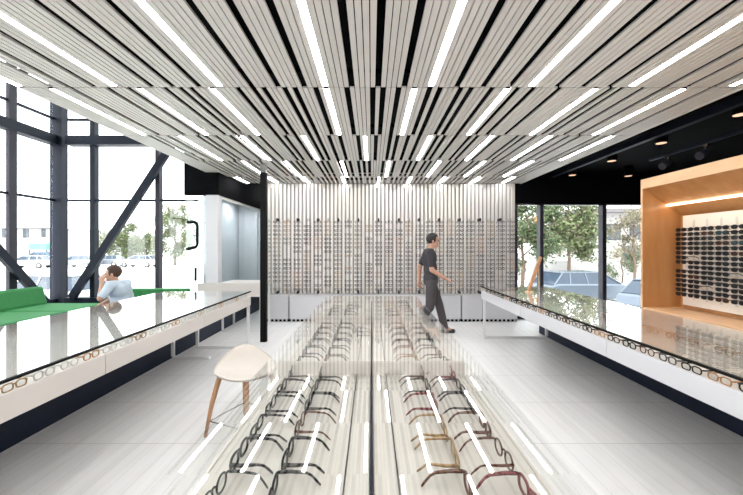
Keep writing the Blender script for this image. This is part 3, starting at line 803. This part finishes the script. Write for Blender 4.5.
b = BM(); torso2(b, .015)
for s_,e_ in ((shn,en),(shf,ef)): capsule(b, s_, Vector(s_).lerp(Vector(e_), .8), .068, .06)
remeshed('shirt', b, M['shirt'], P, .012)
b = BM(); ell(b, (.05,.08,.51), (.185,.165,.095))
for h_,k_,a_ in legs2: chain(b, [h_,k_,Vector(k_).lerp(Vector(a_),.9)], [.096,.075,.062])
remeshed('jeans', b, M['jeans'], P, .012)
for h_,k_,a_ in legs2:
    b = BM(); capsule(b, (a_[0],a_[1]+.03,.045), (a_[0]-.01,a_[1]-.15,.038), .045, .037); capsule(b, a_, (a_[0],a_[1]+.02,.05), .05, .045); remeshed('shoe', b, M['shoe'], P, .01)

# ------------------------------------------------------------------ outdoors
GZ = -1.0
b = BM(); box(b, -90, 90, 9.3, 140, GZ-.2, GZ); box(b, -90, -6.2, -40, 9.3, GZ-.2, GZ); o = struct('ground', b, M['concrete'])
def car(label, loc, rz, paint, sc=1.0):
    t = thing('car', label, 'car', loc, rz); t.scale = (sc,sc,sc)
    b = BM(); prof = [(-2.2,.32),(-2.25,.55),(-2.15,.78),(-1.2,.95),(1.75,1.0),(2.1,.92),(2.2,.6),(2.15,.32)]
    A = [];
    for y, k in ((-.86,.97),(-.80,1.0),(.80,1.0),(.86,.97)): A.append([b.verts.new((x,y,.32+(z-.32)*k)) for x,z in prof])
    for P0, P1 in zip(A, A[1:]):
        for i in range(len(prof)): b.faces.new((P0[i], P0[(i+1)%8], P1[(i+1)%8], P1[i]))
    b.faces.new(A[0][::-1]); b.faces.new(A[-1]); obj('body', b, paint, t, .05)
    b = BM(); lo = [(-1.25,.94),(1.95,.98)]; 
    base = [(-1.25,-.8,.93),(1.95,-.8,.97),(1.95,.8,.97),(-1.25,.8,.93)]; top = [(-.45,-.62,1.42),(1.45,-.62,1.44),(1.45,.62,1.44),(-.45,.62,1.42)]
    vb = [b.verts.new(p) for p in base]; vt = [b.verts.new(p) for p in top]
    for i in range(4): b.faces.new((vb[i], vb[(i+1)%4], vt[(i+1)%4], vt[i]))
    b.faces.new(vt); b.faces.new(vb[::-1]); obj('window_glass', b, M['carglass'], t)
    b = BM(); box(b, -.5, 1.5, -.63, .63, 1.42, 1.47)
    for s_ in (-1,1):
        for (xa,xb) in ((-1.25,-.45),(.35,.38),(1.2,1.1),(1.95,1.45)): bar(b, (xa,s_*.805,.95), (xb,s_*.63,1.43), .06, .05)
    obj('roof', b, paint, t, .02)
    for x in (-1.4,1.4):
        for s_ in (-1,1):
            b = BM(); lathe(b, [(.0,-.1),(.28,-.1),(.32,-.07),(.32,.07),(.28,.1),(0,.1)], (x,s_*.80,.32), 20, 'y'); w_ = obj('wheel', b, M['tyre'], t)
            b = BM(); lathe(b, [(0,-.012),(.19,-.012),(.19,.012),(0,.012)], (x,s_*.905,.32), 16, 'y'); obj('hub', b, M['chrome'], w_)
    return t
def at(px, Y): return (px-CX)/F*Y
car('silver-blue car parked close outside the right window', (at(582,16.2),16.2,GZ-.08), 3.3, M['car_blue'])
car('silver-blue car at the right edge of the right window beside the maple cabinet', (at(660,13.2),12.6,GZ), 3.6, M['car_blue'], .93)
car('white car parked close outside the lounge windows beside the corner column', (at(55,13.5),13.5,GZ), -.35, M['car_white'])
car('silver car at the far left outside the lounge side window', (at(-20,11.0),9.0,GZ), 1.2, M['car_silver'])
car('white car far across the lot seen between the left mullion and the corner column', (at(30,43),43,GZ), .2, M['car_white'])
car('vivid blue car under the green awning across the lot', (at(40,54),54,GZ+.3), 0, M['car_vivid'])
car('silver car across the lot just right of the corner column', (at(80,44),44,GZ), 0, M['car_silver'])
car('silver car across the lot behind the seated person', (at(106,46),46,GZ), .1, M['car_silver'])
car('white car across the lot in front of the pale green tree', (at(140,45),45,GZ), 0, M['car_white'])
def building(label, x0,x1,y0,y1,z1, wins, roof=.35, over=.6):
    t = thing('building', label, 'building')
    b = BM(); box(b, x0,x1,y0,y1,GZ,z1); obj('wall', b, M['stucco'], t)
    b = BM(); box(b, x0-over,x1+over,y0-over*1.6,y1+over,z1,z1+roof); obj('roof', b, M['roof'], t)
    for (wx,wz,ww,wh) in wins:
        b = BM(); box(b, wx-ww/2,wx+ww/2,y0-.05,y0+.02,wz-wh/2,wz+wh/2); w_ = obj('window', b, M['frame_grey'], t)
        b = BM(); box(b, wx-ww/2+.06,wx+ww/2-.06,y0-.06,y0-.04,wz-wh/2+.06,wz+wh/2-.06); obj('pane', b, M['darkglass'], w_)
building('pale block with a grey flat roof behind the trees outside the right window', at(582,34),at(603,34)+12,34,44,4.7, [(at(594,34),4.0,.35,.7),(at(594,34),2.0,.3,1.0),(at(612,34),2.9,1.6,1.5),(at(636,34),2.9,1.2,1.4),(at(632,34),.9,2.0,1.4)])
building('low white house far across the lot at the left', at(-20,60),at(48,60),60,72,4.6, [(at(26,60),3.9,1.0,1.6),(at(5,60),3.9,1.0,1.6),(at(46,60)-.4,3.9,.7,1.4)], .15, .2)
t = thing('awning', 'green canopy across the lot in front of the white house', 'awning')
b = BM(); prism(b, [(56,2.0),(57.5,2.25),(59.9,2.35),(59.9,1.1),(56,1.1)], at(34,57), at(52,57), 'yz'); obj('canopy', b, M['awning'], t)
b = BM()
for px in (34.5,51.5): box(b, at(px,57)-.05,at(px,57)+.05,56.1,56.2,GZ,1.2)
obj('pole', b, M['frame_grey'], t)
b = BM(); box(b, at(470,27), at(700,27), 27, 27.4, GZ, .45); o = obj('garden_wall', b, M['stucco']); tag(o, 'low white garden wall beyond the cars outside the right window', 'wall')
def tree(label, loc, h, rx, rz_, n, mat, trunk=.1, low=.35, flowers=0, seed=1):
    rnd = random.Random(seed)
    t = thing('tree', label, 'tree', loc)
    b = BM(); top = h*.8
    tube(b, [(0,0,0),(.08,0,h*.25),(-.05,.05,h*.5),(.05,0,top)], [trunk,trunk*.8,trunk*.6,trunk*.25], 8)
    for k in range(7):
        a = k*2.4; z0 = h*(.3+.06*k); tube(b, [(0,0,z0),(math.cos(a)*rx*.4,math.sin(a)*rx*.4,z0+h*.1),(math.cos(a)*rx*.75,math.sin(a)*rx*.75,z0+h*.22)], [trunk*.45,trunk*.3,trunk*.1], 6)
    obj('trunk', b, M['bark'], t)
    b = BM(); cl = []
    for k in range(26):
        while True:
            u = [rnd.uniform(-1,1) for _ in range(3)]
            if sum(q*q for q in u) < 1: break
        cl.append((u[0]*rx, u[1]*rx, h*low+(u[2]+1)/2*h*(1-low), rnd.uniform(.22,.42)*rx))
    for k in range(int(n*1.8)):
        cx_,cy_,cz_,r = rnd.choice(cl)
        p = Vector((rnd.gauss(0,.5),rnd.gauss(0,.5),rnd.gauss(0,.45)))*r+Vector((cx_,cy_,cz_))
        s_ = rnd.uniform(.6,1.3)*rx*.036
        d1 = Vector((rnd.uniform(-1,1),rnd.uniform(-1,1),rnd.uniform(-1,1))).normalized(); d2 = d1.cross(Vector((rnd.uniform(-1,1),rnd.uniform(-1,1),rnd.uniform(-1,1)))).normalized()
        f_ = b.faces.new([b.verts.new(p+d1*s_*1.5), b.verts.new(p+d2*s_*.7), b.verts.new(p-d1*s_*1.5), b.verts.new(p-d2*s_*.7)])
        f_.material_index = 1 if rnd.random() < .25 else 0
    obj('foliage', b, [mat, M['leaf_pale']], t)
    if flowers:
        b = BM()
        for k in range(flowers): ell(b, (rnd.gauss(0,.07)*rx+.3,-rx*.8,h*.60+rnd.gauss(0,.12)), (.05,.05,.05), 6, 4)
        obj('blossom', b, M['flower'], t)
tree('dense dark green tree with orange blossom beside the slatted wall in the right window', (at(522,20),20,GZ), 6.4, 1.7, 1, 7000, M['leaf_dark'], .12, .22, 14, 3)
tree('tall pale green tree filling the middle pane of the right window', (at(568,23),23,GZ), 6.8, 2.2, 1, 6500, M['leaf'], .12, .24, 0, 4)
tree('loose brownish tree in front of the pale block next to the maple cabinet', (at(634,22),22,GZ), 5.2, 1.4, 1, 2600, M['leaf_pale'], .09, .2, 0, 5)
tree('low bush below the loose brownish tree', (at(622,25),25,GZ), 2.7, 1.1, 1, 1500, M['leaf_dark'], .05, .05, 0, 6)
tree('low yellow-green bush by the garden wall behind the pale green tree', (at(590,29.5),29.5,GZ), 1.9, 1.0, 1, 900, M['leaf'], .05, .05, 0, 10)
tree('round pale green tree across the lot right of the seated person', (at(132,55),55,GZ), 5.6, 3.2, 1, 6000, M['leaf'], .2, .12, 0, 7)
tree('tall pale green tree beside the glass room seen through the right lounge pane', (at(175,50),50,GZ), 9.0, 2.8, 1, 5000, M['leaf'], .2, .1, 0, 8)
tree('loose pale tree far behind the white house at the left', (at(100,80),80,GZ), 6.0, 3.5, 1, 1600, M['leaf_pale'], .2, .3, 0, 9)

# ------------------------------------------------------------------ light, world, camera
sun = bpy.data.lights.new('sun', 'SUN'); sun.energy = 4.0; sun.angle = .02; sun.color = (1,.96,.9)
so = bpy.data.objects.new('sun', sun); COL.objects.link(so); so.rotation_euler = (math.radians(32), 0, math.radians(-25))
W = bpy.data.worlds.new('sky'); S.world = W; W.use_nodes = True
nt = W.node_tree; nt.nodes.clear()
o_ = nt.nodes.new('ShaderNodeOutputWorld'); bg = nt.nodes.new('ShaderNodeBackground')
bg.inputs[0].default_value = (.94,.97,1,1); bg.inputs[1].default_value = 2.9
nt.links.new(bg.outputs[0], o_.inputs[0])
cam = bpy.data.cameras.new('camera'); co = bpy.data.objects.new('camera', cam); COL.objects.link(co)
co.location = (0,0,EYE); co.rotation_euler = (PI/2,0,0)
cam.sensor_fit = 'HORIZONTAL'; cam.sensor_width = 36; cam.lens = F/743*36; cam.clip_start = .05; cam.clip_end = 400
S.camera = co
S.cycles.transparent_max_bounces = 32
S.view_settings.view_transform = 'Standard'; S.view_settings.look = 'None'
S.view_settings.exposure = 0.8; S.view_settings.gamma = 1.0; S.view_settings.use_curve_mapping = False
